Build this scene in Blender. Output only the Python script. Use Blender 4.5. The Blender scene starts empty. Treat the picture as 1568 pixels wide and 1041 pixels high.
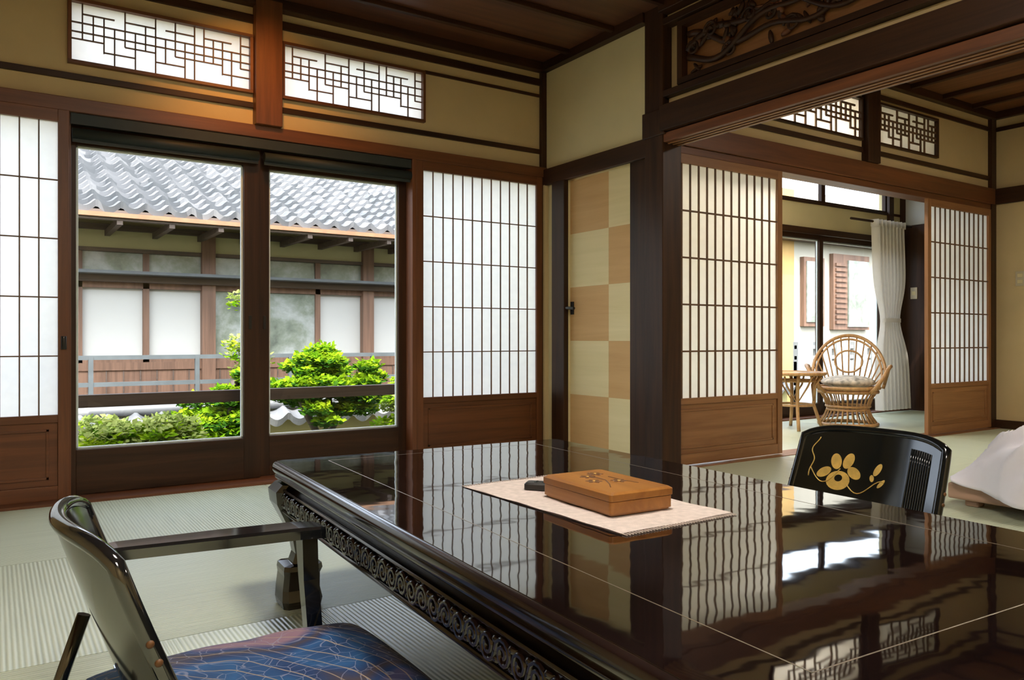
import bpy, math, random
from mathutils import Vector, Matrix, noise
random.seed(7)
S=bpy.context.scene
# ------------------------------------------------------------------ materials
def newmat(name):
    m=bpy.data.materials.new(name); m.use_nodes=True
    nt=m.node_tree; b=nt.nodes['Principled BSDF']
    return m,nt,b
def coords(nt,scale=(1,1,1),rot=(0,0,0)):
    tc=nt.nodes.new('ShaderNodeTexCoord'); mp=nt.nodes.new('ShaderNodeMapping')
    mp.inputs['Scale'].default_value=scale; mp.inputs['Rotation'].default_value=rot
    nt.links.new(tc.outputs['Object'],mp.inputs['Vector']); return mp.outputs['Vector']
def noise_tex(nt,vec,scale,detail=4,dist=0.0,rough=.5):
    n=nt.nodes.new('ShaderNodeTexNoise'); n.inputs['Scale'].default_value=scale
    n.inputs['Detail'].default_value=detail; n.inputs['Distortion'].default_value=dist
    n.inputs['Roughness'].default_value=rough
    nt.links.new(vec,n.inputs['Vector']); return n.outputs['Fac']
def ramp(nt,fac,stops):
    r=nt.nodes.new('ShaderNodeValToRGB'); e=r.color_ramp.elements
    while len(e)<len(stops): e.new(.5)
    for i,(p,c) in enumerate(stops):
        e[i].position=p; e[i].color=(c[0],c[1],c[2],1)
    nt.links.new(fac,r.inputs['Fac']); return r.outputs['Color']
def bump(nt,b,fac,strength=.2,dist=.01):
    n=nt.nodes.new('ShaderNodeBump'); n.inputs['Strength'].default_value=strength
    n.inputs['Distance'].default_value=dist
    nt.links.new(fac,n.inputs['Height']); nt.links.new(n.outputs['Normal'],b.inputs['Normal'])
def simple(name,c,rough=.5,var=.12,scale=8,metal=0,bs=0.0,spec=.5):
    m,nt,b=newmat(name); v=coords(nt); f=noise_tex(nt,v,scale)
    c2=tuple(max(0,x*(1-var)) for x in c); c3=tuple(min(1,x*(1+var)) for x in c)
    nt.links.new(ramp(nt,f,[(.3,c2),(.7,c3)]),b.inputs['Base Color'])
    b.inputs['Roughness'].default_value=rough; b.inputs['Metallic'].default_value=metal
    b.inputs['Specular IOR Level'].default_value=spec
    if bs: bump(nt,b,noise_tex(nt,v,scale*12),bs,.003)
    return m
def wood(name,c1,c2,axis='X',rough=.45,g=1.0,spec=.5):
    m,nt,b=newmat(name)
    a=1.2*g; k=22*g
    sc={'X':(a,k,k),'Y':(k,a,k),'Z':(k,k,a)}[axis]
    v=coords(nt,sc); f=noise_tex(nt,v,1.0,6,.6,.6)
    mid=tuple((x+y)/2 for x,y in zip(c1,c2))
    nt.links.new(ramp(nt,f,[(.28,c1),(.5,mid),(.72,c2)]),b.inputs['Base Color'])
    b.inputs['Roughness'].default_value=rough; b.inputs['Specular IOR Level'].default_value=spec
    bump(nt,b,f,.12,.002)
    return m
DK1,DK2=(.018,.008,.004),(.062,.025,.010)
MD1,MD2=(.080,.026,.009),(.20,.068,.021)
LT1,LT2=(.20,.085,.03),(.36,.17,.065)
dkX=wood('dark_wood_x',DK1,DK2,'X',spec=.3); dkY=wood('dark_wood_y',DK1,DK2,'Y',spec=.3); dkZ=wood('dark_wood_z',DK1,DK2,'Z',spec=.3)
mdX=wood('red_wood_x',MD1,MD2,'X'); mdY=wood('red_wood_y',MD1,MD2,'Y'); mdZ=wood('red_wood_z',MD1,MD2,'Z')
ltX=wood('light_wood_x',LT1,LT2,'X'); ltY=wood('light_wood_y',LT1,LT2,'Y'); ltZ=wood('light_wood_z',LT1,LT2,'Z')
kumiko=wood('kumiko_wood',(.09,.045,.018),(.18,.09,.04),'Z',.5)
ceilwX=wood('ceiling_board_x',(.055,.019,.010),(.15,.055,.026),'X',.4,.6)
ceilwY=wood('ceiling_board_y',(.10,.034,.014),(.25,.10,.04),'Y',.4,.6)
plaster=simple('ochre_plaster',(.62,.48,.26),.9,.05,3,bs=.15,spec=.2)
plasterG=simple('cream_plaster',(.72,.63,.37),.9,.04,3,bs=.15,spec=.2)
fusC=wood('fusuma_cream',(.74,.63,.34),(.82,.70,.41),'Y',.6,.8,.3)
fusB=wood('fusuma_brown',(.58,.35,.145),(.67,.43,.19),'Y',.6,.8,.3)
black=simple('black_iron',(.012,.011,.010),.35,.2)
blindm=simple('dark_green_blind',(.016,.024,.024),.6,.2)
white_pl=simple('switch_plastic',(.55,.47,.33),.4,.03)
brass=simple('inlay_metal',(.30,.25,.19),.3,.1,metal=.6)
gold=simple('gold_lacquer',(.70,.46,.12),.32,.2,40,metal=.4)
rattan=wood('rattan',(.38,.19,.07),(.62,.37,.15),'Z',.4,2)
metalrail=simple('blue_grey_paint',(.075,.088,.095),.5,.15)
bead=simple('aluminium_bead',(.70,.76,.76),.35,.05)
stone=simple('garden_soil',(.14,.14,.08),.95,.3,4,bs=.4)
gardenwall=simple('yellow_plaster_out',(.36,.32,.15),.9,.08,3)
extgreen=simple('pale_green_plaster',(.44,.41,.23),.9,.06,3)
extyellow=simple('annex_plaster',(.42,.27,.10),.9,.06,3)
extcream=simple('annex_cream',(.36,.345,.29),.9,.06,3)
extdark=wood('ext_dark_wood',(.045,.032,.025),(.12,.085,.066),'X',.6)
extbrown=wood('ext_brown_wood',(.085,.045,.028),(.19,.105,.066),'Z',.6)
extpanel=simple('ext_shoji_panel',(.45,.46,.445),.4,.06,1)
extfence=simple('white_fence_paint',(.24,.25,.25),.6,.06,2)
copper=simple('copper_gutter',(.22,.11,.055),.4,.2)
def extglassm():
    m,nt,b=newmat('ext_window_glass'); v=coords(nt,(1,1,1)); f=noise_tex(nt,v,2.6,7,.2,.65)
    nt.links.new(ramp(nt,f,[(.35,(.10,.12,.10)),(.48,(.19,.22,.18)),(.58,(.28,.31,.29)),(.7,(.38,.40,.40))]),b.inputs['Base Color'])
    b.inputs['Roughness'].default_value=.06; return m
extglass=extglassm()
def lacquer(name,c,wav=0.0,rough=.05,ior=1.6):
    m,nt,b=newmat(name); v=coords(nt)
    f=noise_tex(nt,v,5,3)
    nt.links.new(ramp(nt,f,[(.3,tuple(x*.6 for x in c)),(.7,tuple(x*1.4 for x in c))]),b.inputs['Base Color'])
    b.inputs['Roughness'].default_value=rough; b.inputs['IOR'].default_value=ior
    if wav: bump(nt,b,noise_tex(nt,v,7,2),wav,.005)
    return m
lacq=lacquer('table_lacquer',(.007,.004,.004),.10,.03,2.25)
lacqside=lacquer('table_side_lacquer',(.012,.006,.005),0,.16,1.7)
lacqblk=lacquer('black_lacquer',(.008,.009,.010),0,.09,2.15)
lacqfar=lacquer('black_lacquer_dark',(.005,.006,.006),0,.12,1.6)

def paper(name,c=(.93,.93,.90),tr=.72):
    m,nt,b=newmat(name); nt.nodes.remove(b)
    out=nt.nodes['Material Output']
    d=nt.nodes.new('ShaderNodeBsdfDiffuse'); t=nt.nodes.new('ShaderNodeBsdfTranslucent')
    mx=nt.nodes.new('ShaderNodeMixShader'); mx.inputs[0].default_value=tr
    v=coords(nt); f=noise_tex(nt,v,25,5)
    col=ramp(nt,f,[(.3,tuple(x*.96 for x in c)),(.7,c)])
    nt.links.new(col,d.inputs['Color']); nt.links.new(col,t.inputs['Color'])
    nt.links.new(d.outputs[0],mx.inputs[1]); nt.links.new(t.outputs[0],mx.inputs[2])
    nt.links.new(mx.outputs[0],out.inputs['Surface']); return m
shojip=paper('shoji_paper',(.94,.94,.885),.73)
curtm=paper('curtain_cloth',(.84,.81,.75),.35)
def glassm(name):
    m,nt,b=newmat(name); nt.nodes.remove(b); out=nt.nodes['Material Output']
    t=nt.nodes.new('ShaderNodeBsdfTransparent'); g=nt.nodes.new('ShaderNodeBsdfGlossy')
    g.inputs['Roughness'].default_value=.01
    t.inputs['Color'].default_value=(.96,.985,.975,1)
    lw=nt.nodes.new('ShaderNodeLayerWeight'); lw.inputs['Blend'].default_value=.5
    pw=nt.nodes.new('ShaderNodeMath'); pw.operation='POWER'; pw.inputs[1].default_value=5
    ml=nt.nodes.new('ShaderNodeMath'); ml.operation='MULTIPLY_ADD'; ml.inputs[1].default_value=.8; ml.inputs[2].default_value=.03
    nt.links.new(lw.outputs['Facing'],pw.inputs[0]); nt.links.new(pw.outputs[0],ml.inputs[0])
    mx=nt.nodes.new('ShaderNodeMixShader')
    nt.links.new(ml.outputs[0],mx.inputs[0]); nt.links.new(t.outputs[0],mx.inputs[1]); nt.links.new(g.outputs[0],mx.inputs[2])
    nt.links.new(mx.outputs[0],out.inputs['Surface']); return m
glass=glassm('window_glass')
def tatami(name,axis):
    m,nt,b=newmat(name); v=coords(nt)
    w=nt.nodes.new('ShaderNodeTexWave'); w.wave_type='BANDS'; w.bands_direction=axis
    w.inputs['Scale'].default_value=26; w.inputs['Distortion'].default_value=.3; w.inputs['Detail'].default_value=1
    nt.links.new(v,w.inputs['Vector'])
    sc=(3,160,1) if axis=='Y' else (160,3,1)
    f2=noise_tex(nt,coords(nt,sc),1,3)
    mx=nt.nodes.new('ShaderNodeMath'); mx.operation='MULTIPLY_ADD'; mx.inputs[1].default_value=.45
    nt.links.new(w.outputs['Fac'],mx.inputs[0])
    m2=nt.nodes.new('ShaderNodeMath'); m2.operation='MULTIPLY'; m2.inputs[1].default_value=.6
    nt.links.new(f2,m2.inputs[0]); nt.links.new(m2.outputs[0],mx.inputs[2])
    nt.links.new(ramp(nt,mx.outputs[0],[(.15,(.35,.40,.26)),(.5,(.57,.63,.45)),(.85,(.67,.72,.55))]),b.inputs['Base Color'])
    b.inputs['Roughness'].default_value=.33; b.inputs['Specular IOR Level'].default_value=1.0
    bump(nt,b,w.outputs['Fac'],.35,.004); return m
tatA=tatami('tatami_weave_x','X'); tatB=tatami('tatami_weave_y','Y')
def rooftile():
    m,nt,b=newmat('roof_tile'); v=coords(nt,(4.9,5.3,1)); 
    vo=nt.nodes.new('ShaderNodeTexVoronoi'); vo.inputs['Scale'].default_value=1; nt.links.new(v,vo.inputs['Vector'])
    sp=nt.nodes.new('ShaderNodeSeparateColor'); nt.links.new(vo.outputs['Color'],sp.inputs[0])
    nt.links.new(ramp(nt,sp.outputs[0],[(0,(.085,.092,.10)),(.6,(.135,.14,.15)),(1,(.21,.213,.22))]),b.inputs['Base Color'])
    b.inputs['Roughness'].default_value=.5; return m
tilem=rooftile()
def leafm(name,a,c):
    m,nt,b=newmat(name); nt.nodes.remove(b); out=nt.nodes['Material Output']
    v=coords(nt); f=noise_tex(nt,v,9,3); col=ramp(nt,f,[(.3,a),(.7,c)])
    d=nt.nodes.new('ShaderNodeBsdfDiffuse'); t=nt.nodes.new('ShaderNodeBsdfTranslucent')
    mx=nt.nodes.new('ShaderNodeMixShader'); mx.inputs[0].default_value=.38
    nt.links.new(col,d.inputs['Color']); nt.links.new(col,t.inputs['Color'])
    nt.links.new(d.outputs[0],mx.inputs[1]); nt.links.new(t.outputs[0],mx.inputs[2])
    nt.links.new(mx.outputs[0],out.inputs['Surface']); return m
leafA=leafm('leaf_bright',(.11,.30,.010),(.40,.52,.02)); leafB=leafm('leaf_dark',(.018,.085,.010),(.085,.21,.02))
leafC=leafm('leaf_soft',(.20,.28,.06),(.42,.46,.16))
def zabutonm():
    m,nt,b=newmat('zabuton_fabric'); v=coords(nt,(1,1,1))
    vo=nt.nodes.new('ShaderNodeTexVoronoi'); vo.feature='DISTANCE_TO_EDGE'; vo.inputs['Scale'].default_value=24
    nv=nt.nodes.new('ShaderNodeTexNoise'); nv.inputs['Scale'].default_value=5; nt.links.new(v,nv.inputs['Vector'])
    ad=nt.nodes.new('ShaderNodeVectorMath'); ad.operation='MULTIPLY_ADD'; ad.inputs[1].default_value=(.25,.25,.25)
    nt.links.new(nv.outputs['Color'],ad.inputs[0]); nt.links.new(v,ad.inputs[2]); nt.links.new(ad.outputs[0],vo.inputs['Vector'])
    base=ramp(nt,noise_tex(nt,v,4.2,1.5),[(.30,(.004,.03,.11)),(.46,(.010,.085,.24)),(.52,(.006,.035,.13)),(.575,(.05,.035,.045)),(.63,(.006,.04,.15)),(.70,(.26,.15,.20))])
    line=ramp(nt,vo.outputs['Distance'],[(.0,(.55,.55,.55)),(.012,(.55,.55,.55)),(.028,(0,0,0))])
    m1=nt.nodes.new('ShaderNodeMix'); m1.data_type='RGBA'; nt.links.new(line,m1.inputs['Factor']); nt.links.new(base,m1.inputs['A']); m1.inputs['B'].default_value=(.30,.30,.40,1)
    prev=m1.outputs['Result']
    for sc,off in ((9,(.35,.2,0)),):
        w=nt.nodes.new('ShaderNodeTexWave'); w.wave_type='RINGS'; w.rings_direction='Z'; w.inputs['Scale'].default_value=sc; w.inputs['Distortion'].default_value=3.5; w.inputs['Detail'].default_value=.5
        mp=nt.nodes.new('ShaderNodeMapping'); mp.inputs['Location'].default_value=off; nt.links.new(v,mp.inputs['Vector']); nt.links.new(mp.outputs[0],w.inputs['Vector'])
        l2=ramp(nt,w.outputs['Fac'],[(.975,(0,0,0)),(.995,(.8,.8,.8))])
        m2=nt.nodes.new('ShaderNodeMix'); m2.data_type='RGBA'; nt.links.new(l2,m2.inputs['Factor']); nt.links.new(prev,m2.inputs['A']); m2.inputs['B'].default_value=(.40,.30,.20,1)
        prev=m2.outputs['Result']
    nt.links.new(prev,b.inputs['Base Color']); b.inputs['Roughness'].default_value=.7
    bump(nt,b,noise_tex(nt,v,180,2),.2,.002); return m
zab=zabutonm()
flowerc=simple('floral_cushion',(.55,.50,.42),.8,.55,22)
whitecl=simple('white_linen',(.78,.77,.84),.85,.03,6,bs=.1)
runner=simple('table_mat_cloth',(.60,.52,.48),.9,.12,60,bs=.3)
futonm=wood('pale_pink_board',(.36,.22,.14),(.48,.30,.21),'Y',.6)
boxw=wood('box_wood',(.25,.095,.018),(.40,.175,.04),'Y',.33,1.5)
boxd=wood('box_carving',(.10,.04,.01),(.17,.07,.018),'Y',.5)
# ------------------------------------------------------------------ mesh builder
class MB:
    def __init__(s): s.v=[];s.f=[];s.m=[];s.mats=[];s.sm=[]
    def mi(s,mat):
        if mat not in s.mats: s.mats.append(mat)
        return s.mats.index(mat)
    def box(s,x0,x1,y0,y1,z0,z1,mat):
        i=len(s.v); k=s.mi(mat)
        if x0>x1:x0,x1=x1,x0
        if y0>y1:y0,y1=y1,y0
        if z0>z1:z0,z1=z1,z0
        s.v+=[(x0,y0,z0),(x1,y0,z0),(x1,y1,z0),(x0,y1,z0),(x0,y0,z1),(x1,y0,z1),(x1,y1,z1),(x0,y1,z1)]
        for f in ((0,3,2,1),(4,5,6,7),(0,1,5,4),(1,2,6,5),(2,3,7,6),(3,0,4,7)):
            s.f.append(tuple(i+a for a in f)); s.m.append(k); s.sm.append(False)
    def quad(s,pts,mat,sm=False):
        i=len(s.v); s.v+=[tuple(p) for p in pts]; s.f.append(tuple(range(i,i+len(pts)))); s.m.append(s.mi(mat)); s.sm.append(sm)
    def pane(s,x0,x1,y,z0,z1,mat):
        s.quad([(x0,y,z0),(x1,y,z0),(x1,y,z1),(x0,y,z1)],mat)
    def grid(s,fn,nu,nv,mat,cu=False,cv=False,sm=True):
        i=len(s.v); k=s.mi(mat)
        for a in range(nu):
            for b in range(nv):
                s.v.append(tuple(fn(a/(nu if cu else nu-1),b/(nv if cv else nv-1))))
        for a in range(nu if cu else nu-1):
            for b in range(nv if cv else nv-1):
                a2=(a+1)%nu; b2=(b+1)%nv
                s.f.append((i+a*nv+b,i+a2*nv+b,i+a2*nv+b2,i+a*nv+b2)); s.m.append(k); s.sm.append(sm)
    def tube(s,path,r,mat,n=8,closed=False,caps=True):
        P=[Vector(p) for p in path]; N=len(P); k=s.mi(mat); i=len(s.v)
        up=None
        for j,p in enumerate(P):
            if closed: t=(P[(j+1)%N]-P[j-1])
            else: t=P[min(j+1,N-1)]-P[max(j-1,0)]
            if t.length<1e-9: t=Vector((0,0,1))
            t.normalize()
            if up is None:
                up=Vector((0,0,1)) if abs(t.z)<.9 else Vector((1,0,0))
            a=t.cross(up)
            if a.length<1e-5: a=t.cross(Vector((0,1,.3)))
            a.normalize(); b=a.cross(t).normalized(); up=b
            rr=r[j] if isinstance(r,(list,tuple)) else r
            for q in range(n):
                an=2*math.pi*q/n; s.v.append(tuple(p+a*math.cos(an)*rr+b*math.sin(an)*rr))
        for j in range(N if closed else N-1):
            j2=(j+1)%N
            for q in range(n):
                q2=(q+1)%n
                s.f.append((i+j*n+q,i+j*n+q2,i+j2*n+q2,i+j2*n+q)); s.m.append(k); s.sm.append(True)
        if not closed and caps:
            s.f.append(tuple(i+q for q in reversed(range(n)))); s.m.append(k); s.sm.append(False)
            s.f.append(tuple(i+(N-1)*n+q for q in range(n))); s.m.append(k); s.sm.append(False)
    def ell(s,c,r,mat,nu=12,nv=8,M=None):
        def fn(u,v):
            a=u*2*math.pi; b=(v-.5)*math.pi*.999
            p=Vector((r[0]*math.cos(a)*math.cos(b),r[1]*math.sin(a)*math.cos(b),r[2]*math.sin(b)))
            if M: p=M@p
            return p+Vector(c)
        s.grid(fn,nu,nv,mat,cu=True)
    def loft(s,rings,mat,caps=True,sm=False):
        i=len(s.v);k=s.mi(mat);n=len(rings[0])
        for r in rings: s.v+=[tuple(p) for p in r]
        for j in range(len(rings)-1):
            for q in range(n):
                q2=(q+1)%n
                s.f.append((i+j*n+q,i+j*n+q2,i+(j+1)*n+q2,i+(j+1)*n+q)); s.m.append(k); s.sm.append(sm)
        if caps:
            s.f.append(tuple(i+q for q in reversed(range(n)))); s.m.append(k); s.sm.append(False)
            s.f.append(tuple(i+(len(rings)-1)*n+q for q in range(n))); s.m.append(k); s.sm.append(False)
    def build(s,name,bevel=0,loc=(0,0,0),rz=0,seg=2):
        me=bpy.data.meshes.new(name); me.from_pydata(s.v,[],s.f)
        for m in s.mats: me.materials.append(m)
        me.polygons.foreach_set('material_index',s.m); me.polygons.foreach_set('use_smooth',s.sm); me.update()
        o=bpy.data.objects.new(name,me); S.collection.objects.link(o); o.location=loc; o.rotation_euler=(0,0,rz)
        if bevel:
            b=o.modifiers.new('bevel','BEVEL'); b.width=bevel; b.segments=seg; b.limit_method='ANGLE'; b.angle_limit=math.radians(50)
        return o
# ------------------------------------------------------------------ floor / shell
XL=-1.6; YB=-1.8; YW=4.18; XE=3.02; YS=3.27; XF=7.02; YE=4.65; XEND=8.0
CZ=2.54; CZ2=2.64
fl=MB()
fl.box(XL-.1,XEND+.1,YB-.1,4.75,-.30,-.012,dkX)
def mats(x0,x1,y0,y1,nx,ny,ph=0):
    dx=(x1-x0)/nx; dy=(y1-y0)/ny
    for i in range(nx):
        for j in range(ny):
            fl.box(x0+i*dx+.0015,x0+(i+1)*dx-.0015,y0+j*dy+.0015,y0+(j+1)*dy-.0015,-.012,0,tatA if (i+j+ph)%2 else tatB)
mats(XL,3.0,YB,4.05,5,6,0)
mats(3.12,XF,YB,3.2,4,5,1)
mats(3.12,XEND,3.36,4.55,5,1,0)
fl.box(3.0,3.12,YB,3.2,-.012,.004,ltY)
fl.box(3.12,XF,3.2,3.36,-.012,.004,ltX)
fl.box(XL,3.0,4.05,4.35,-.012,.012,mdX)
fl.box(3.12,XEND,4.55,4.72,-.012,.012,mdX)
fl.build('floor')
w=MB()
def nwall(x0,x1,z0,z1,m=plaster): w.box(x0,x1,YW,YW+.12,z0,z1,m)
nwall(XL,-.64,0,CZ)
for a,b in ((-.64,.29),(1.13,1.28),(2.13,XE)): nwall(a,b,1.80,CZ)
for a,b in ((.29,1.13),(1.28,2.13)): nwall(a,b,1.80,2.03); nwall(a,b,2.335,CZ)
w.build('wall_north')
w=MB()
w.box(XE,XE+.10,3.92,YW+.12,0,CZ,plasterG)
w.box(XE,XE+.10,3.18,3.92,1.75,CZ,plasterG)
w.build('wall_east')
w=MB(); w.box(XL-.12,XL,YB-.12,YW+.12,0,CZ,plaster); w.build('wall_west')
w=MB(); w.box(XL-.12,XF+.12,YB-.12,YB,0,CZ2+.1,plaster); w.build('wall_south')
w=MB(); w.box(XF,XF+.10,YB,YS+.08,0,CZ2+.1,plaster); w.box(XF,XEND,YS-.02,YS+.06,0,CZ2,plaster); w.build('wall_far_east')
w=MB()
def w2(x0,x1,z0,z1,m=plaster): w.box(x0,x1,YS,YS+.09,z0,z1,m)
w2(3.12,4.15,1.83,CZ2+.1); w2(4.15,5.13,1.83,2.15); w2(4.15,5.13,2.455,CZ2+.1)
w2(5.13,5.30,1.83,CZ2+.1); w2(5.30,6.13,1.83,2.15); w2(5.30,6.13,2.455,CZ2+.1); w2(6.13,XF,1.83,CZ2+.1)
w.build('wall_inner_north')
w=MB(); w.box(3.052,3.10,YB,3.06,1.99,CZ2+.1,plaster)
w.build('wall_partition')
w=MB()
w.box(XE+.1,3.3,YE,YE+.1,0,CZ2,plasterG); w.box(7.78,XEND+.1,YE,YE+.1,0,CZ2,plasterG)
w.box(3.3,7.78,YE,YE+.1,1.78,2.05,plasterG); w.box(3.3,7.78,YE,YE+.1,2.31,CZ2,plasterG)
w.box(XE+.1,3.22,YW+.1,YE,0,CZ2,plasterG)
w.build('wall_outer_north')
w=MB(); w.box(XEND,XEND+.1,YS,YE+.1,0,CZ2,dkZ)
w.box(XEND-.012,XEND,3.9,4.58,1.93,2.25,extpanel)
w.build('wall_engawa_end')
c=MB()
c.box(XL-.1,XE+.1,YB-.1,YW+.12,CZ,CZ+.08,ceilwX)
y=YB+.2
while y<YW-.1:
    c.box(XL,XE,y-.016,y+.016,CZ-.028,CZ,dkX); y+=.42
c.build('ceiling',.003)
c=MB()
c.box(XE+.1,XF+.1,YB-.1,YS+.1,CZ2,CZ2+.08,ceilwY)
x=3.45
while x<XF-.1:
    c.box(x-.02,x+.02,YB,YS,CZ2-.035,CZ2,dkY); x+=.45
c.box(XE+.1,XEND+.1,YS+.09,YE+.1,CZ2-.02,CZ2+.06,extcream)
c.build('ceiling_east',.003)
# ------------------------------------------------------------------ trims
t=MB()
t.box(XL,XE,4.145,YW,1.80,1.865,mdX)
t.box(XL,XE,4.165,YW,1.955,1.985,dkX)
t.box(XL,XE,4.165,YW,2.40,2.445,dkX)
t.box(XL,XE-.0,4.12,YW,2.485,CZ,dkX)
t.box(2.14,2.98,4.17,YW,2.325,2.345,dkX)
t.box(2.98,XE,4.15,YW,0,CZ,dkZ)
t.box(1.135,1.273,4.115,YW,1.865,2.52,mdZ)
t.build('trim_1',.003)
t=MB()
t.box(2.97,XE,3.19,YW,2.485,CZ,dkY)
t.box(2.99,XE,3.19,YW-.02,1.745,1.85,dkY)
t.box(2.985,XE,3.92,4.05,.0,1.75,dkZ)
t.box(2.99,XE,4.13,4.16,0,1.75,plaster)
t.build('trim_2',.003)
t=MB()
t.box(2.985,3.125,3.05,3.19,0,2.60,dkZ)
t.box(3.03,3.12,3.19,3.36,0,2.60,dkZ)
t.box(2.975,3.135,3.03,3.20,1.84,1.98,dkZ)
t.build('trim_3',.004)
t=MB()
t.box(2.99,3.13,YB,3.05,1.80,1.85,mdY)
t.box(2.96,3.16,YB,3.05,1.855,1.99,dkY)
for a in (3.02,3.055,3.09): t.box(a,a+.012,YB,3.05,1.794,1.80,ltY)
t.box(3.03,3.052,YB,3.05,1.99,2.04,plaster)
t.box(2.985,3.125,YB,3.05,2.04,2.075,dkY)
t.box(2.985,3.125,YB,3.05,2.425,2.46,dkY)
t.box(3.02,3.052,YB,3.05,2.46,2.49,plaster)
t.box(2.95,3.05,YB,3.05,2.485,CZ,dkY)
t.build('trim_4',.003)
t=MB()
t.box(3.12,XF,YS-.035,YS,1.87,2.0,mdX)
t.box(3.12,XF,YS-.02,YS+.11,1.825,1.87,mdX)
t.box(3.12,XF,YS-.015,YS,2.07,2.105,dkX)
t.box(3.12,XF,YS-.015,YS,2.48,2.515,dkX)
t.box(3.12,XF,YS-.05,YS,2.58,CZ2,dkX)
t.box(5.14,5.29,YS-.055,YS,2.0,2.62,dkZ)
t.box(6.94,XF,YS-.03,YS+.05,0,CZ2,dkZ)
t.build('trim_5',.003)
t=MB()
t.box(XF-.03,XF,YB,YS-.03,1.87,2.0,dkY)
t.box(XF-.05,XF,YB,YS-.03,2.58,CZ2,dkY)
t.box(XF-.012,XF,YB,YS-.03,2.48,2.515,dkY)
t.build('trim_6',.003)
t=MB(); t.box(XF-.02,XF,YB,YS-.03,0,.07,dkY); t.build('baseboard_east')
# ------------------------------------------------------------------ shoji
def shoji(name,x0,x1,y,cols,zt=1.80,kz=.40,rows=5,st=.045,bw=.006,wm=(mdX,mdZ)):
    s=MB(); hx,hz=wm; th=.03
    s.box(x0,x0+st,y,y+th,.012,zt,hz); s.box(x1-st,x1,y,y+th,.012,zt,hz)
    s.box(x0+st,x1-st,y,y+th,zt-.055,zt,hx); s.box(x0+st,x1-st,y,y+th,.012,.075,hx)
    s.box(x0+st,x1-st,y,y+th,kz-.035,kz,hx)
    s.box(x0+st,x1-st,y+.010,y+.02,.075,kz-.035,hx)
    a,b=x0+st+.035,x1-st-.035; zb,zc=.105,kz-.065
    for (p,q,r_,u) in ((a,b,zb,zb+.012),(a,b,zc-.012,zc),(a,a+.012,zb,zc),(b-.012,b,zb,zc)):
        s.box(p,q,y+.005,y+.012,r_,u,hx)
    xa,xb=x0+st,x1-st
    for i in range(1,cols):
        xx=xa+(xb-xa)*i/cols; s.box(xx-bw/2,xx+bw/2,y+.006,y+.016,kz,zt-.055,kumiko)
    for j in range(1,rows):
        zz=kz+(zt-.055-kz)*j/rows; s.box(xa,xb,y+.005,y+.015,zz-bw/2,zz+bw/2,kumiko)
    s.pane(xa-.005,xb+.005,y+.0165,kz-.01,zt-.05,shojip)
    return s
s=shoji('l',-.62,.292,4.14,11); s.tube([(.27,4.137,.70),(.27,4.137,.76)],.012,black); s.build('shoji_screen',.0015)
s=shoji('r',2.075,2.985,4.15,12); s.build('shoji_screen',.0015)
s=shoji('a',3.15,4.235,3.245,14,1.825,bw=.010,wm=(ltX,ltZ)); s.build('shoji_screen',.0015)
s=shoji('b',5.97,6.945,3.245,12,1.825,bw=.010,wm=(ltX,ltZ)); s.build('shoji_screen',.0015)
# ------------------------------------------------------------------ glass sliding doors
def gdoor(name,x0,x1,y,ls,rs,zg0,zg1,zt,hx,hz,bot=.02):
    s=MB(); th=.034
    s.box(x0,x0+ls,y,y+th,bot,zt,hz); s.box(x1-rs,x1,y,y+th,bot,zt,hz)
    s.box(x0+ls,x1-rs,y,y+th,bot,zg0,hx); s.box(x0+ls,x1-rs,y,y+th,zg1,zt,hx)
    s.pane(x0+ls-.003,x1-rs+.003,y+.016,zg0-.003,zg1+.003,glass)
    a,b=x0+ls,x1-rs; k=.011
    for p in ((a,a+k,zg0,zg1),(b-k,b,zg0,zg1),(a,b,zg0,zg0+k),(a,b,zg1-k,zg1)):
        s.box(p[0],p[1],y+.018,y+.032,p[2],p[3],bead)
    return s
s=gdoor('1',.296,1.180,4.20,.028,.085,.225,1.66,1.79,dkX,dkZ,bot=.014)
s.box(1.12,1.135,4.196,4.20,.80,.87,black); s.build('window_1',.002)
s=gdoor('2',1.150,2.062,4.237,.088,.062,.225,1.66,1.79,dkX,dkZ,bot=.014)
s.box(1.205,1.22,4.232,4.237,.80,.87,black); s.build('window_2',.002)
s=MB(); s.box(.30,2.04,4.150,4.180,1.745,1.795,blindm)
s.tube([(.305,4.165,1.705),(1.16,4.165,1.705)],.026,blindm,12); s.tube([(1.19,4.165,1.705),(2.04,4.165,1.705)],.026,blindm,12)
s.box(.305,1.16,4.162,4.168,1.665,1.70,blindm); s.box(1.19,2.04,4.162,4.168,1.665,1.70,blindm)
s.build('roller_blind')
s=MB(); s.box(2.045,2.073,4.145,4.23,.014,1.80,mdZ); s.box(.293,.302,4.17,4.20,.014,1.80,mdZ); s.build('trim_7',.002)
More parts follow.
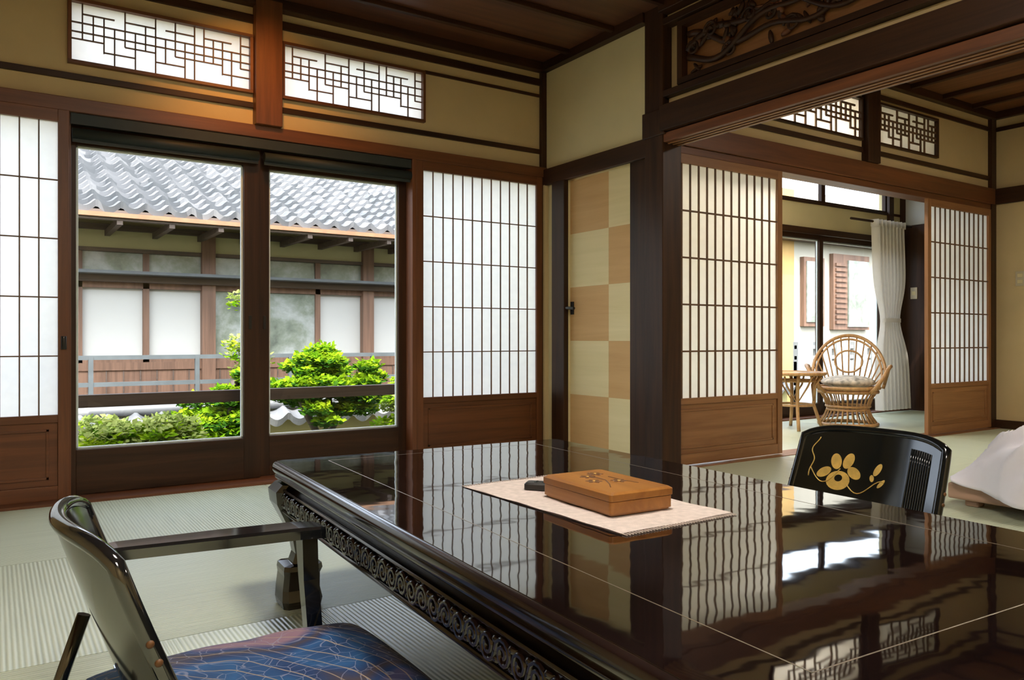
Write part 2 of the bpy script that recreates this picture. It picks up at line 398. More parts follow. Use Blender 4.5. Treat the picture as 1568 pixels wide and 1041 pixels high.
def ranma(name,x0,x1,y,z0,z1,pitch=.046,k=.006,fx=mdX,fz=mdZ,p=shojip):
    s=MB(); f=.016
    s.box(x0,x1,y-.012,y+.03,z0,z0+f,fx); s.box(x0,x1,y-.012,y+.03,z1-f,z1,fx)
    s.box(x0,x0+f,y-.012,y+.03,z0+f,z1-f,fz); s.box(x1-f,x1,y-.012,y+.03,z0+f,z1-f,fz)
    a,b,c,d=x0+f,x1-f,z0+f,z1-f; W=b-a; H=d-c
    s.pane(a-.004,b+.004,y+.018,c-.004,d+.004,p)
    n=max(6,int(round(W/pitch)))
    pat=[(0,1),(.38,1),(.38,.82),(.20,.82),(0,.66),(.38,1),(0,.66),(.38,.82),(0,1),(.22,.66),(.38,1),(0,.66)]
    for i in range(1,n):
        u0,u1=pat[i%12]; xx=a+W*i/n
        s.box(xx-k/2,xx+k/2,y+.003,y+.014,c+H*u0,c+H*u1,kumiko)
    for zf in (.50,.66):
        s.box(a,b,y+.002,y+.013,c+H*zf-k/2,c+H*zf+k/2,kumiko)
    def hs(i0,i1,zf):
        if i0>=n: return
        s.box(a+W*i0/n,a+W*min(n,i1)/n,y+.004,y+.0145,c+H*zf-k/2,c+H*zf+k/2,kumiko)
    for g in range(0,n,12):
        hs(g,g+3,.38); hs(g+1,g+4,.82); hs(g+3,g+6,.22); hs(g+5,g+8,.82); hs(g+5,g+8,.38); hs(g+8,g+11,.22); hs(g+9,g+12,.82); hs(g+10,g+12,.38)
    return s.build(name,.001)
ranma('window_3',.287,1.132,4.165,2.03,2.335)
ranma('window_4',1.282,2.137,4.165,2.03,2.335)
ranma('window_5',4.15,5.13,3.258,2.15,2.455,.055,.013,dkX,dkZ)
ranma('window_6',5.30,6.13,3.258,2.15,2.455,.055,.013,dkX,dkZ)
# ------------------------------------------------------------------ checkered door
s=MB()
ys=[3.19,3.55,3.92]; zs=[.065,.40,.735,1.07,1.405,1.74]
for i in range(2):
    for j in range(5):
        s.box(3.035,3.06,ys[i],ys[i+1],zs[j],zs[j+1],fusC if (i+j)%2==0 else fusB)
s.box(3.035,3.06,3.19,3.92,.012,.065,fusB)
s.tube([(3.035,3.895,.94),(2.985,3.895,.94),(2.98,3.88,.94),(2.98,3.81,.935)],.009,black); s.box(3.028,3.036,3.88,3.91,.90,.98,black)
s.build('door_1',.001)
xs=[3.30,4.15,5.42,6.68,7.74]
for i in range(4):
    s=gdoor('e',xs[i],xs[i+1]+.03,YE+.02+.036*(i%2),.06,.06,.12,1.70,1.78,dkX,dkZ,bot=.014)
    s.build('window_%d'%(i+7),.002)
s=MB()
for a,b in ((3.3,4.5),(4.5,5.6),(5.6,6.70),(6.70,7.78)):
    s.box(a,b,YE+.01,YE+.05,2.05,2.075,dkX); s.box(a,b,YE+.01,YE+.05,2.285,2.31,dkX)
    s.box(a,a+.03,YE+.01,YE+.05,2.07,2.29,dkZ); s.box(b-.03,b,YE+.01,YE+.05,2.07,2.29,dkZ)
    s.pane(a,b,YE+.028,2.06,2.30,glass)
s.build('window_11',.002)
t=MB(); t.box(3.2,XEND,YE-.02,YE,1.74,1.80,dkX); t.box(3.2,XEND,YE-.012,YE,2.03,2.055,dkX); t.box(3.2,XEND,YE-.012,YE,2.305,2.33,dkX)
t.box(7.76,7.84,YE-.03,YE,0,CZ2-.02,dkZ)
t.build('trim_8',.002)
s=MB(); s.box(XF-.010,XF,3.02,3.09,1.18,1.30,white_pl); s.box(XF-.014,XF-.010,3.035,3.075,1.25,1.28,plasterG); s.box(XF-.014,XF-.010,3.035,3.075,1.20,1.23,plasterG); s.build('light_switch',.002)
s=MB(); s.box(XEND-.010,XEND,4.46,4.53,1.16,1.28,white_pl); s.box(XEND-.014,XEND-.010,4.475,4.515,1.20,1.24,plasterG); s.build('light_switch',.002)
# ------------------------------------------------------------------ carved transom
s=MB()
def carved(y0,y1):
    z0,z1=2.085,2.415
    s.box(3.0,3.05,y0,y1,z0,z0+.03,dkY); s.box(3.0,3.05,y0,y1,z1-.03,z1,dkY)
    s.box(3.0,3.05,y0,y0+.035,z0+.03,z1-.03,dkZ); s.box(3.0,3.05,y1-.035,y1,z0+.03,z1-.03,dkZ)
    s.box(3.042,3.05,y0+.03,y1-.03,z0+.03,z1-.03,ltY)
    random.seed(11)
    L_=y1-y0-.12
    for br in range(3):
        pts=[]
        for i in range(40):
            u=i/39; pts.append((3.020+.008*math.sin(9*u+br),y1-.06-L_*u,2.25+.07*math.sin(7*u*(L_/1.6)+br*2.1)+.03*math.sin(19*u+br)))
        s.tube(pts,[.018-.006*math.sin(3*i/39) for i in range(40)],dkY,7)
    for i in range(int(L_/.007)):
        y_=y1-.06-random.random()*L_; z_=2.25+random.uniform(-.115,.115)
        if noise.noise(Vector((y_*5,z_*8,1)))<-.08: continue
        an=random.uniform(0,math.pi); M=Matrix.Rotation(an,3,'X')
        s.ell((3.024+random.uniform(-.006,.006),y_,z_),(.012,random.uniform(.020,.045),random.uniform(.009,.017)),dkY if random.random()<.75 else mdY,8,6,M)
    for i in range(int(L_/.12)):
        y_=y1-.1-i*.12; z_=2.25+.08*math.sin(i*2.3); pts=[]
        for q in range(18):
            a=q*.55; r=.045*(1-q/20); pts.append((3.014,y_+r*math.cos(a),z_+r*math.sin(a)))
        s.tube(pts,.007,dkY,6)
carved(1.35,2.96); carved(-.5,1.28)
s.build('carved_transom')
# ------------------------------------------------------------------ lacquer table
W,L=.98,1.87
def rrect(hw,hl,r,z,n=5):
    pts=[]
    for cx,cy,a0 in ((hw-r,hl-r,0),(-hw+r,hl-r,90),(-hw+r,-hl+r,180),(hw-r,-hl+r,270)):
        for i in range(n+1):
            a=math.radians(a0+90*i/n); pts.append((cx+r*math.cos(a),cy+r*math.sin(a),z))
    return pts
tb=MB(); hw,hl=W/2,L/2
prof=[(.03,.345),(.012,.350),(.004,.357),(.004,.362),(.010,.366),(.002,.370),(-.003,.378),(-.003,.388),(0,.395),(.004,.3985),(.010,.40)]
tb.loft([rrect(hw-i,hl-i,max(.012,.03-i),z) for i,z in prof],lacqside,sm=True)
tb.loft([rrect(hw-.012,hl-.012,.02,z) for z in (.3995,.4008)],lacq)
a,b,cN,cF=-hw+.14,hw-.14,-hl+.13,hl-.085
for p in ((a,a+.002,cN,cF),(b-.002,b,cN,cF),(a,b,cN,cN+.002),(a,b,cF-.002,cF)):
    tb.box(p[0],p[1],p[2],p[3],.4006,.4011,brass)
tb.loft([rrect(hw-i,hl-i,.02,z) for i,z in ((.035,.325),(.035,.346))],lacqside)
tb.loft([rrect(hw-i,hl-i,.02,z) for i,z in ((.02,.275),(.014,.285),(.014,.322),(.022,.330))],lacqside,sm=True)
def scrolls(fixed,axis,rng,sgn):
    q=rng[0]; k=0
    while q<rng[1]:
        z0=.303; pts=[]
        dirn=1 if k%2 else -1
        for i in range(18):
            an=i*.62; r=.023*(1-i/22)
            o=fixed+sgn*.007
            A=q+dirn*r*math.cos(an); Z=z0+r*math.sin(an)*dirn
            pts.append((o,A,Z) if axis=='Y' else (A,o,Z))
        tb.tube(pts,.005,lacqside,6)
        for e in (-1,1):
            c=(fixed+sgn*.004,q+.024,z0+e*.014) if axis=='Y' else (q+.024,fixed+sgn*.004,z0+e*.014)
            tb.ell(c,(.008,.013,.007) if axis=='Y' else (.013,.008,.007),lacqside,8,6)
        q+=.046; k+=1
for sg in (-1,1):
    scrolls(sg*(hw-.014),'Y',(-hl+.13,hl-.12),sg); scrolls(sg*(hl-.014),'X',(-hw+.13,hw-.12),sg)
    tb.tube([(sg*(hw-.010),-hl+.08,.274),(sg*(hw-.010),hl-.08,.274)],.006,lacqside,6)
    tb.tube([(sg*(hw-.010),-hl+.08,.331),(sg*(hw-.010),hl-.08,.331)],.005,lacqside,6)
    tb.tube([(-hw+.08,sg*(hl-.010),.274),(hw-.08,sg*(hl-.010),.274)],.006,lacqside,6)
for sx in (-1,1):
    for sy in (-1,1):
        rings=[]
        for z,h,off in ((0,.052,.0),(.02,.056,.0),(.05,.052,.002),(.09,.050,.0),(.105,.054,-.002),(.118,.052,-.002),(.122,.034,-.008),(.15,.030,-.012),(.20,.032,-.006),(.25,.045,.004),(.29,.058,.010),(.325,.062,.010),(.345,.056,.0)):
            cx=sx*(hw-.062+off); cy=sy*(hl-.062+off)
            c_=h*.25
            ring=[(cx+h-c_,cy-h,z),(cx+h,cy-h+c_,z),(cx+h,cy+h-c_,z),(cx+h-c_,cy+h,z),(cx-h+c_,cy+h,z),(cx-h,cy+h-c_,z),(cx-h,cy-h+c_,z),(cx-h+c_,cy-h,z)]
            rings.append(ring)
        tb.loft(rings,lacqside,sm=False)
        for ax in (0,1):
            pts=[]
            for i in range(10):
                u=i/9
                if ax==0: pts.append((sx*(hw-.02),sy*(hl-.10-.13*u),.20+.075*math.sqrt(u)))
                else: pts.append((sx*(hw-.10-.13*u),sy*(hl-.02),.20+.075*math.sqrt(u)))
            tb.tube(pts,.009,lacqside,7)
TC=(1.104,1.294,0); TR=math.radians(-3)
tb.build('lacquered_low_table',.0015,TC,TR)
# ------------------------------------------------------------------ table top items
s=MB()
def mf(u,v):
    x=-.148+.296*u; y=-.27+.54*v
    e=.0012*math.sin(v*24)+.001*math.sin(u*9+v*5)
    return (x,y,.0022+e*.5)
s.grid(mf,20,40,runner)
s.grid(lambda u,v:(-.148+.296*u,-.27+.54*v,.0004),4,6,runner)
for p in range(40):
    for sy in (-1,1):
        x=-.145+.29*p/39; s.box(x-.0012,x+.0012,sy*.27,sy*.283,.0004,.002,runner)
TT=.4014
s.build('table_mat',0,(1.072,1.325,TT),math.radians(1))
s=MB()
s.loft([rrect(.074,.117,.006,z) for z in (0,.004)],boxw)
s.loft([rrect(.078,.121,.008,z) for z in (.004,.028)],boxw)
s.loft([rrect(.080,.123,.008,z) for z in (.029,.042)]+[rrect(.074,.117,.008,.046)],boxw)
random.seed(5)
for cx,cy in ((-.01,.05),(.02,-.02),(-.03,.0),(.025,.07)):
    for k in range(6):
        a=k*math.pi/3+cx*20; s.ell((cx+.011*math.cos(a),cy+.011*math.sin(a),.0462),(.0085,.005,.0012),boxd,8,5,Matrix.Rotation(a,3,'Z'))
    s.ell((cx,cy,.0468),(.004,.004,.0015),gold,8,5)
s.tube([(-.04,-.07,.046),(-.02,-.04,.0462),(.0,.0,.0463),(.0,.05,.0463),(.02,.09,.046)],.0014,boxd,5)
s.tube([(.04,-.06,.046),(.03,-.02,.0462),(.03,.03,.0463)],.0014,boxd,5)
s.build('wooden_box',.001,(1.077,1.27,TT+.0036),math.radians(-3))
s=MB()
s.loft([rrect(.02,.05,.009,z) for z in (0,.012)]+[rrect(.016,.046,.008,.016)],black)
for i in range(4):
    for j in range(2): s.ell((-.007+.014*j,-.03+.018*i,.016),(.004,.004,.002),blindm,8,5)
s.build('remote_control',.001,(1.055,1.450,TT+.0036),math.radians(40))
# ------------------------------------------------------------------ zaisu chairs
def zP(u,v,off=0):
    sh=1-.07*abs(u)**5
    y=u*.238*(1-.05*v); z=.09+.375*v*sh
    x=.205-.11*v+.055*u*u+.01*math.cos(v*3)
    return Vector((x+off,y,z-off*.3))
def zaisu(arms,motif,lb):
    s=MB()
    f=lambda off:(lambda a,b:zP(2*a-1,b,off))
    s.grid(f(.009),28,18,lb); 
    s.grid(lambda a,b:zP(1-2*a,b,-.009),28,18,lb)
    edge=[zP(-1,i/14) for i in range(15)]+[zP(-1+2*i/24,1) for i in range(1,24)]+[zP(1,1-i/14) for i in range(15)]
    s.tube(edge,.013,lb,10)
    s.tube([zP(-1+2*i/14,0) for i in range(15)],.011,lb,8)
    s.box(.20,.60,-.235,.235,.035,.055,lb)
    for sy in (-1,1):
        s.tube([(.03,sy*.225,.012),(.10,sy*.225,.012),(.30,sy*.225,.022),(.58,sy*.225,.022),(.62,sy*.225,.03)],.012,lb,8)
        s.tube([(.055,sy*.225,.015),(.10,sy*.225,.12),(.14,sy*.225,.24)],.012,lb,8)
        s.box(.19,.23,sy*.225-.012,sy*.225+.012,.02,.13,lb)
        for zz in (.60,.68): s.ell(zP(sy,zz)+Vector((-.0,sy*.012,0)),(.006,.004,.006),boxd,8,6)
    for sy in arms:
        y0=sy*.275
        rings=[]
        for x,wd,z in ((.145,.022,.335),(.20,.034,.338),(.40,.042,.334),(.55,.042,.330),(.60,.036,.326),(.612,.028,.322)):
            rings.append([(x,y0-wd,z-.013),(x,y0+wd,z-.013),(x,y0+wd,z+.006),(x,y0+wd*.8,z+.011),(x,y0-wd*.8,z+.011),(x,y0-wd,z+.006)])
        s.loft(rings,lb,sm=False)
        s.loft([[(x+.0,y0-h,z),(x+.034,y0-h,z),(x+.034,y0+h,z),(x,y0+h,z)] for x,h,z in ((.585,.020,.0),(.575,.016,.10),(.565,.018,.22),(.560,.024,.32))],lb)
        s.box(.24,.60,y0-.04*(1 if sy>0 else 0)-0.0,y0+.04*(0 if sy>0 else 1),.022,.045,lb)
    if motif:
        def disc(u,v,ru,rv,rot=0,m=gold,off=.0102):
            pts=[]
            for i in range(22):
                a=2*math.pi*i/22; dx=ru*math.cos(a); dz=rv*math.sin(a)
                yy=dx*math.cos(rot)-dz*math.sin(rot); zz=dx*math.sin(rot)+dz*math.cos(rot)
                pts.append(zP(u+yy/.235,v+zz/.37,off))
            s.quad(pts,m)
        U,V=-.42,.60
        disc(U,V,.036,.028); disc(U-.20,V+.06,.022,.014,.5,off=.0106); disc(U+.19,V+.07,.024,.015,-.5,off=.0106)
        disc(U-.07,V+.15,.016,.024,.35,off=.0108); disc(U+.09,V+.16,.016,.024,-.35,off=.0108); disc(U,V+.02,.012,.010,0,lb,.0112)
        disc(U+.50,V+.12,.010,.020,-.5); disc(U+.44,V+.05,.007,.010,.3); disc(U+.58,V+.02,.006,.016,-.7)
        def gl(pts,r=.0018): s.tube([zP(u,v,.011) for u,v in pts],r,gold,5)
        gl([(-.80+.045*math.cos(i*.45)*(1-i/26),.95-.014*i) for i in range(24)])
        gl([(-.80+.38*i/12,.70-.12*math.sin(i/12*3.1)) for i in range(13)])
        gl([(-.30+.50*i/12,.58-.06*math.sin(i/12*5)) for i in range(13)])
        for i in range(9):
            u=.52+.035*i
            s.tube([zP(u,.08+.84*j/8,.0105) for j in range(9)],.003,lb,5)
    return s
s=zaisu((1,),False,lacqblk); s.build('legless_chair',0,(0,1.42,0),0)
s=zaisu((),True,lacqfar); s.build('legless_chair',0,(2.33,1.365,0),math.pi)
def pillow(w,l,h,mat,n=30,p=.42):
    s=MB()
    def fn(sg):
        def g(a,b):
            u=2*a-1; v=2*b-1
            e=((1-u**4)*(1-v**4))
            hh=h/2*max(0,e)**p
            x=u*w/2*(1-.05*(1-v*v)*abs(u)**3*-1-.04); y=v*l/2*(1+.03*u*u)
            wr=.004*math.sin(u*11+v*4)*e
            return (x,y,h/2+sg*(hh+ (wr if sg>0 else 0)))
        return g
    s.grid(fn(1),n,n,mat); s.grid(lambda a,b:fn(-1)(1-a,b),n,n,mat)
    return s
s=pillow(.56,.54,.10,zab,36)
for cx,cy in ((-.27,-.262),(.27,-.262),(.27,.262),(-.27,.262)):
    s.tube([(cx,cy,.05),(cx*1.04,cy*1.04,.04)],.003,gold,5)
s.build('floor_cushion',0,(.40,1.385,.056))
# ------------------------------------------------------------------ white cloth on low board
s=MB(); s.box(3.60,4.75,.70,1.87,.03,.10,futonm)
for x in (3.66,4.66):
    for y in (.78,1.78): s.box(x-.03,x+.03,y-.03,y+.03,0,.03,futonm)
s.build('low_wooden_platform',.008)
s=MB()
def cf(u,v):
    v2=v**2.2
    x0=3.38+.20*v2; x=x0+(4.68-x0)*u; y=.66+1.17*v
    e=min(1,u*7)*min(1,(1-v)*7)
    e=math.sin(e*math.pi/2)
    n=noise.fractal(Vector((x*2.6,y*2.6,2)),1,2,3)
    q=x*.8+y*1.2+.35*n
    r1=1-abs(math.sin(q*9+2*math.sin(x*5))); r2=1-abs(math.sin((x*1.3-y*.7+.3*n)*11))
    r3=1-abs(math.sin(v*31+3*n+u*6))
    base=.108 if (x>3.585) else .010+.098*max(0,(x-3.38)/.205)
    z=base+e*(.17+.05*n)+(.12+e)*(.055*r1**1.5+.035*r2**2)+.02*r3*min(1,u*20)*(1-min(1,u*4))
    ex=.03*math.sin(v*23)*(1-min(1,u*5)); ey=.03*math.sin(u*27)*(1-min(1,(1-v)*5))
    return (x+ex,y+ey,max(.008,z))
s.grid(cf,160,160,whitecl)
o=s.build('crumpled_white_sheet'); m_=o.modifiers.new('solid','SOLIDIFY'); m_.thickness=.006; m_.offset=1
# ------------------------------------------------------------------ rattan chair
s=MB()
def ring(r,z,rt,n=28,sy=1.0): s.tube([(r*math.cos(2*math.pi*i/n),sy*r*math.sin(2*math.pi*i/n),z) for i in range(n)],rt,rattan,7,closed=True)
ring(.27,.015,.015); ring(.19,.14,.012); ring(.20,.17,.012); ring(.27,.30,.016); ring(.285,.335,.016)
for i in range(30):
    a=2*math.pi*i/30; c_,s_=math.cos(a),math.sin(a)
    s.tube([(.27*c_,.27*s_,.015),(.22*c_,.22*s_,.08),(.19*c_,.19*s_,.15),(.22*c_,.22*s_,.24),(.275*c_,.275*s_,.32)],.007,rattan,5)
def hoop(t,r=1.0):
    a=math.pi*(t*1.24-.12)
    y=.34*r*math.cos(a); zz=.45+.35*r*math.sin(a)
    return Vector((-.20-.16*max(0,(zz-.40))/.38-.04*math.sin(a),y,zz))
for r_,rt in ((1,.016),(.90,.010)):
    s.tube([hoop(i/30,r_) for i in range(31)],rt,rattan,8)
for i in range(15):
    t_=(i+.5)/15; h=hoop(.06+.88*t_)
    bx,by=-.24-.04*math.sin(math.pi*t_),.22*math.cos(math.pi*(t_))
    s.tube([(bx,by,.34),((bx+h.x)/2-.02,(by+h.y)/2,(.34+h.z)/2),h],.007,rattan,6)
s.tube([(-.30-.02*math.sin(i/20*math.pi*2),.13*math.cos(i/20*math.pi*2),.56+.10*math.sin(i/20*math.pi*2)) for i in range(20)],.009,rattan,6,closed=True)
for sy in (-1,1):
    s.tube([hoop(.03 if sy>0 else .97),(-.10,sy*.37,.52),(.08,sy*.38,.53),(.22,sy*.35,.50),(.28,sy*.30,.42),(.26,sy*.24,.34),(.22,sy*.20,.30)],.017,rattan,8)
    s.tube([(-.12,sy*.35,.50),(.06,sy*.36,.505),(.19,sy*.335,.48),(.25,sy*.29,.42),(.23,sy*.24,.35)],.010,rattan,7)
    for k in range(6):
        x=-.14+.07*k; s.tube([(x*.8,sy*.27,.33),(x,sy*.36,.51)],.006,rattan,5)
s.ell((.0,0,.385),(.255,.25,.06),flowerc,24,10)
s.v=[(a*.88,b*.88,c*.97) for a,b,c in s.v]
s.build('rattan_armchair',0,(6.18,4.06,0),math.radians(212))
s=MB()
n=36
def disc_loft(s,r,z0,z1,m):
    s.loft([[(r*math.cos(2*math.pi*i/n),r*math.sin(2*math.pi*i/n),z) for i in range(n)] for z in (z0,z1)],m)
disc_loft(s,.235,.455,.468,wood('rattan_top',(.22,.11,.04),(.35,.19,.08),'X',.2))
ring(.24,.46,.014); ring(.15,.20,.010); ring(.16,.40,.010)
for i in range(4):
    a=math.pi/4+i*math.pi/2; c_,s_=math.cos(a),math.sin(a)
    s.tube([(.22*c_,.22*s_,.0),(.19*c_,.19*s_,.08),(.15*c_,.15*s_,.2),(.16*c_,.16*s_,.36),(.21*c_,.21*s_,.45)],.014,rattan,8)
    b=a+.5; d_=a-.5
    s.tube([(.22*math.cos(b),.22*math.sin(b),.44),(.17*math.cos(b),.17*math.sin(b),.36),(.15*c_,.15*s_,.22),(.17*math.cos(d_),.17*math.sin(d_),.36),(.22*math.cos(d_),.22*math.sin(d_),.44)],.008,rattan,6)
s.build('rattan_side_table',0,(5.56,4.14,0))
# curtain
s=MB()
def cur(u,v):
    z=.03+1.84*v
    wst=math.exp(-((z-.93)/.26)**2)
    wd=.24*(1-.45*wst)+.03*(1-v)
    x=7.52+.10*(1-v)+wd*(2*u-1)-.02*wst
    ph=u*2*math.pi*8+.4*math.sin(v*3)
    y=4.48+.040*math.cos(ph)*(1-.35*wst)+.008*math.cos(2*ph)
    return (x,y,z)
s.grid(cur,200,40,curtm)
s.grid(lambda u,v:(7.55+.145*math.cos(u*2*math.pi),4.48+.06*math.sin(u*2*math.pi),.91+.04*v),24,3,curtm,cu=True)
s.grid(lambda u,v:(7.52+.27*(2*u-1),4.48+.035*math.cos(u*2*math.pi*8),1.86+.07*v),150,3,curtm)
s.tube([(6.9,4.50,1.91),(7.95,4.50,1.91)],.012,dkX,8)
s.build('tied_curtain')
# ------------------------------------------------------------------ lamps
lampm,nt,b=newmat('fill_lamp_glow'); b.inputs['Base Color'].default_value=(1,.9,.75,1)
b.inputs['Emission Color'].default_value=(1,.91,.79,1); b.inputs['Emission Strength'].default_value=38  # emission for the added fill lamps
def add_fill(x,y,z):
    s=MB(); h=.22
    s.box(x-h,x+h,y-h,y+h,z-.07,z-.015,lampm)
    for a in (-1,1):
        s.box(x+a*h-.01,x+a*h+.01,y-h-.01,y+h+.01,z-.08,z,ltY); s.box(x-h-.01,x+h+.01,y+a*h-.01,y+a*h+.01,z-.08,z,ltX)
    s.box(x-h,x+h,y-h,y+h,z-.015,z,ltX)
    s.build('fill_lamp')  # unseen fill lamp in a wooden frame, added to brighten the interior
add_fill(1.0,1.2,CZ-.028); add_fill(.2,-.8,CZ-.028); add_fill(4.9,.9,CZ2-.035); add_fill(4.5,3.95,CZ2-.02)  # added out of view; the last one backlights the engawa shoji and ranma
s=MB(); s.tube([(1.0,3.45,CZ-.03),(1.0,3.45,CZ-.005)],.045,black,20); s.build('recessed_downlight')
ld=bpy.data.lights.new('downlight_beam','SPOT'); ld.energy=22; ld.color=(1,.42,.10); ld.spot_size=math.radians(85); ld.spot_blend=1; ld.shadow_soft_size=.06
lo=bpy.data.objects.new('downlight_beam',ld); S.collection.objects.link(lo); lo.location=(1.0,3.45,CZ-.04)
lo.rotation_euler=Vector((.16,.72,-.70)).to_track_quat('-Z','Y').to_euler()
# ------------------------------------------------------------------ exterior
def tileroof(name,x0,x1,ye,ze,slope,rows,rowlen=.19,pit=.205,dirn=1,step=.05):
    s=MB(); nx=int((x1-x0)/(pit/9))
    cs=1/math.sqrt(1+slope*slope)
    def prof(x):
        f=(x/pit)%1.0
        if f<.62: return -.028*math.sin(math.pi*f/.62)
        return .034*math.sin(math.pi*(f-.62)/.38)
    for r in range(rows):
        s0=r*rowlen; s1=s0+rowlen*1.08
        def fn(u,v,s0=s0,s1=s1):
            x=x0+(x1-x0)*u; q=s0+(s1-s0)*v
            off=step*(1-v)
            return (x,ye+dirn*q*cs,ze+q*cs*slope+off+prof(x))
        s.grid(fn,nx,3,tilem)
        def lip(u,v,s0=s0):
            x=x0+(x1-x0)*u
            return (x,ye+dirn*s0*cs+.022*(1-v),ze+s0*cs*slope+prof(x)+step*v-.012*(1-v))
        s.grid(lip,nx,2,tilem,sm=False)
    return s
s=tileroof('r',-3,8.0,8.0,1.93,.42,23)
s.box(-4,9.4,7.98,8.05,1.86,1.90,copper)
s.box(-4,9.4,8.02,8.10,1.84,1.93,extdark)
s.quad([(-4,8.05,1.88),(9.4,8.05,1.88),(9.4,12,3.50),(-4,12,3.50)],extdark)
x=-4
while x<9.4: s.box(x,x+.05,8.03,9.05,1.80,1.86,extdark); x+=.45
Y0=9.0
s.box(-4,9.4,Y0,Y0+.1,1.66,2.3,extgreen)
s.box(-4,9.4,Y0-.05,Y0,1.86,1.92,extdark)
s.box(-4,9.4,Y0-.03,Y0+.02,1.64,1.68,extdark)
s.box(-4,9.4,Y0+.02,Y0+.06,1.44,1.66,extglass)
s.box(-4,9.4,Y0-.10,Y0+.02,1.33,1.44,extdark)
s.box(-4,9.4,Y0-.30,Y0-.08,1.40,1.43,metalrail)
s.box(-4,9.4,Y0+.05,Y0+.1,.48,1.33,extpanel)
s.box(-4,9.4,Y0-.02,Y0+.05,.42,.50,extbrown)
s.box(-4,9.4,Y0+.0,Y0+.08,.10,.42,extbrown)
xx=-4
while xx<9.3: s.box(xx,xx+.012,Y0-.008,Y0,.10,.42,extdark); xx+=.16
s.box(-4,9.4,Y0-.9,Y0+.1,.04,.12,extdark)
s.box(-4,9.4,Y0-.2,Y0+.1,-.6,.04,extdark)
x=-3.62; k=0
while x<9.3:
    s.box(x-.07,x+.07,Y0-.06,Y0+.04,.1,1.9,extbrown)
    for j in (1,2):
        xx=x+j*.62; s.box(xx-.03,xx+.03,Y0-.01,Y0+.04,.48,1.64,extbrown)
    s.box(x+.07,x+1.79,Y0-.01,Y0+.04,1.27,1.33,extbrown)
    s.box(x+.07,x+1.79,Y0-.01,Y0+.04,.50,.55,extbrown)
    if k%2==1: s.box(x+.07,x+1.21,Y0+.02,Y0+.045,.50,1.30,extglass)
    x+=1.86; k+=1
x=-3.9
while x<9.3:
    s.box(x-.02,x+.02,8.16,8.20,.0,.58,metalrail); x+=.93
for z in (.55,.30,.16): s.box(-4,9.4,8.165,8.195,z,z+.04,metalrail)
s.build('tiled_roof_house')
s=MB()
s.box(9.6,11.0,8.2,8.4,-.6,3.2,extyellow); s.box(11.0,16,8.2,8.4,-.6,3.2,extcream)
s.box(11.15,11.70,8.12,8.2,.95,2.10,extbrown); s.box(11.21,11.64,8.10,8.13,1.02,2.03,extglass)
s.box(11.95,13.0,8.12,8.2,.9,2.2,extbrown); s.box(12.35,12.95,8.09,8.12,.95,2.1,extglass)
for i in range(12): s.box(12.0,12.3,8.09,8.12,1.0+i*.09,1.05+i*.09,extbrown)
s.box(9.6,16,7.9,8.2,2.35,2.42,extdark)
s.build('annex_building')
s=MB()
s.box(9.45,15,7.0,7.05,-.6,.42,extfence)
for z in (.45,.60): s.box(9.45,15,7.0,7.04,z,z+.05,extfence)
x=9.45
while x<15: s.box(x,x+.05,6.98,7.06,-.6,.70,extfence); x+=.45
s.build('white_fence')
s=MB(); s.box(-8,16,4.75,8.9,-.75,-.6,stone); s.box(-30,40,8.9,40,-.85,-.7,stone); s.build('garden_ground')
s=tileroof('g',-4,9.4,6.98,.0,.55,1,.22)
s.box(-4,9.4,7.12,7.26,-.6,.04,gardenwall)
s.tube([(-4,7.19,.15),(9.4,7.19,.15)],.045,tilem,10)
s.grid(lambda u,v:(-4+13.4*u,7.42-.22*v,.0+.12*v),4,3,tilem)
s.build('garden_wall')
s=MB(); s.box(-2,3.2,4.60,4.66,.39,.455,extdark)
for x in (-1.2,.26,2.25,3.15): s.box(x-.03,x+.03,4.60,4.66,-.5,.39,extdark)
s.box(-2,3.2,4.61,4.65,.06,.10,extdark)
s.build('veranda_railing')
def shrub(name,blobs,n,mats_,ls,seed,trunk=None,flat=.5):
    random.seed(seed); s=MB()
    for (cx,cy,cz,rx,ry,rz) in blobs:
        for i in range(n):
            d=Vector((random.gauss(0,1),random.gauss(0,1),random.gauss(0,1))).normalized()
            r=random.uniform(.55,1.0)
            p=Vector((cx+d.x*rx*r,cy+d.y*ry*r,cz+d.z*rz*r))
            a=Vector((random.uniform(-1,1),random.uniform(-1,1),random.uniform(-.2,1)*flat)).normalized()
            b=a.cross(Vector((random.uniform(-1,1),random.uniform(-1,1),1))).normalized()
            l=ls*random.uniform(.7,1.3); wd=l*.32
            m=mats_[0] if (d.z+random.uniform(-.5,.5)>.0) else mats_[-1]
            s.quad([p,p+a*l*.5+b*wd,p+a*l,p+a*l*.5-b*wd],m)
    if trunk:
        for pth,r in trunk: s.tube(pth,r,extdark,7)
    return s.build(name)
random.seed(3)
bl=[]
for i in range(58):
    a=random.uniform(0,6.28); r=.40*math.sqrt(random.random()); hgt=math.sqrt(max(0,1-(r/.45)**2))
    zc=.20+.54*hgt*random.uniform(.0,1.0)+random.uniform(-.10,.0)
    bl.append((2.22+r*math.cos(a),6.0+.7*r*math.sin(a),zc,.12,.12,.055))
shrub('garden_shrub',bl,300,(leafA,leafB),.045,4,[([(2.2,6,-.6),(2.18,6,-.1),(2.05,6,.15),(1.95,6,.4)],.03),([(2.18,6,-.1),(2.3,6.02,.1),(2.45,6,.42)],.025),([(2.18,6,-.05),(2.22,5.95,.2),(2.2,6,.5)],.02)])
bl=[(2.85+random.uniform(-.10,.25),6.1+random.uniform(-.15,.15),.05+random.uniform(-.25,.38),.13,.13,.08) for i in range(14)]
shrub('garden_shrub',bl,280,(leafA,leafC),.045,5,[([(2.9,6.1,-.6),(2.9,6.1,.1)],.02)])
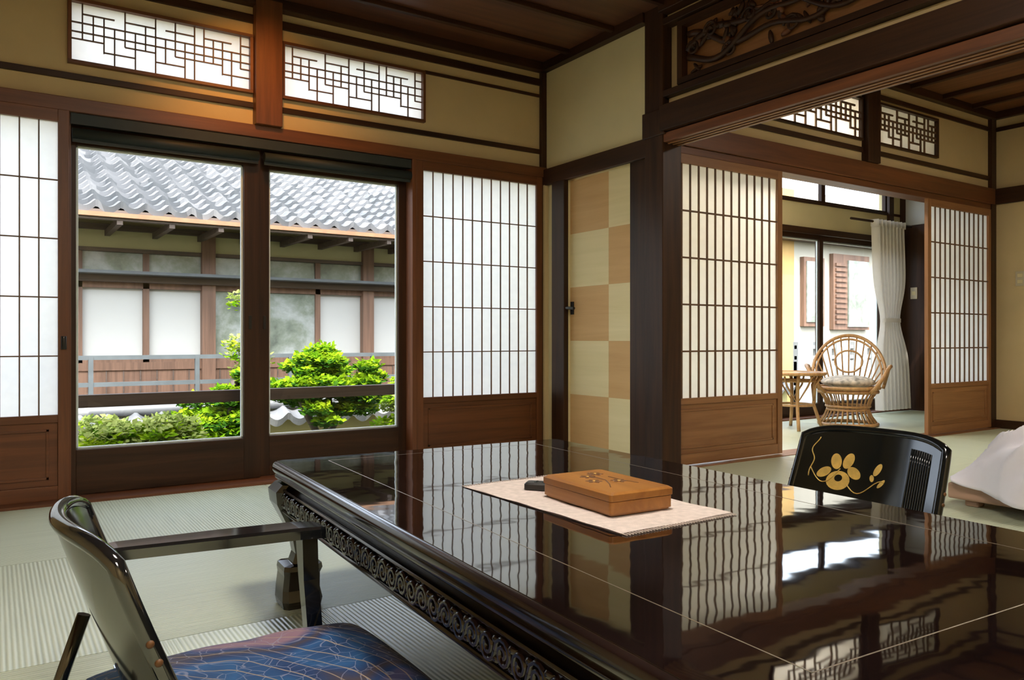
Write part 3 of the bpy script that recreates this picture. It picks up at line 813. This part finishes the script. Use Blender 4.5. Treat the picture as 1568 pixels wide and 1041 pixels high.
bl=[(.85+random.uniform(-.30,.26),5.6+random.uniform(-.2,.1),.08+random.uniform(-.22,.12),.14,.14,.08) for i in range(22)]
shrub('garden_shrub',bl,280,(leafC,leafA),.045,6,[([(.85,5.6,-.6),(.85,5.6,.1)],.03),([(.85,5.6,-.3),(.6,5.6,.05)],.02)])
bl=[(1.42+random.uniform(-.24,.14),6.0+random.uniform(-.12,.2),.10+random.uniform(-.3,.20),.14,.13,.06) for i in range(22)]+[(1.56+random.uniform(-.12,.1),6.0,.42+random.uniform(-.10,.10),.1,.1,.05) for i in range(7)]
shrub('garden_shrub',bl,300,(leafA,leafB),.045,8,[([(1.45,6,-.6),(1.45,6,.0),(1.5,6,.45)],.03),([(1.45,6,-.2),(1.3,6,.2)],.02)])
shrub('maple_tree',[(2.05+random.uniform(-.12,.12),7.75,.75+random.uniform(-.35,.45),.14,.1,.10) for i in range(9)],120,(leafC,leafA),.05,9,[([(2.05,7.75,-.6),(2.0,7.75,.2),(2.1,7.75,1.1)],.025)])
# ------------------------------------------------------------------ light & world
wd=bpy.data.worlds.new('world'); S.world=wd; wd.use_nodes=True; nt=wd.node_tree
bg=nt.nodes['Background']; sk=nt.nodes.new('ShaderNodeTexSky'); sk.sky_type='NISHITA'; sk.sun_disc=False
sk.sun_elevation=math.radians(55); sk.sun_rotation=math.radians(200); sk.air_density=1.0; sk.dust_density=3.0
hs=nt.nodes.new('ShaderNodeHueSaturation'); hs.inputs['Saturation'].default_value=.45
nt.links.new(sk.outputs[0],hs.inputs['Color']); nt.links.new(hs.outputs[0],bg.inputs['Color']); bg.inputs['Strength'].default_value=.64
sd=bpy.data.lights.new('sun','SUN'); sd.energy=3.2; sd.angle=math.radians(1.0); sd.color=(1,.95,.86)
so=bpy.data.objects.new('sun',sd); S.collection.objects.link(so)
dv=Vector((.35,.62,-1.15)).normalized(); so.rotation_euler=dv.to_track_quat('-Z','Y').to_euler(); so.location=(0,0,12)
# ------------------------------------------------------------------ camera
cd=bpy.data.cameras.new('camera'); cam=bpy.data.objects.new('camera',cd); S.collection.objects.link(cam)
cam.location=(0,0,.75); cam.rotation_euler=(math.pi/2,0,-math.radians(33.5)); cd.sensor_width=36; cd.lens=36*1200/1568
cd.shift_y=-.0016; cd.clip_start=.02; S.camera=cam
S.view_settings.view_transform='Standard'
S.view_settings.exposure=1.1
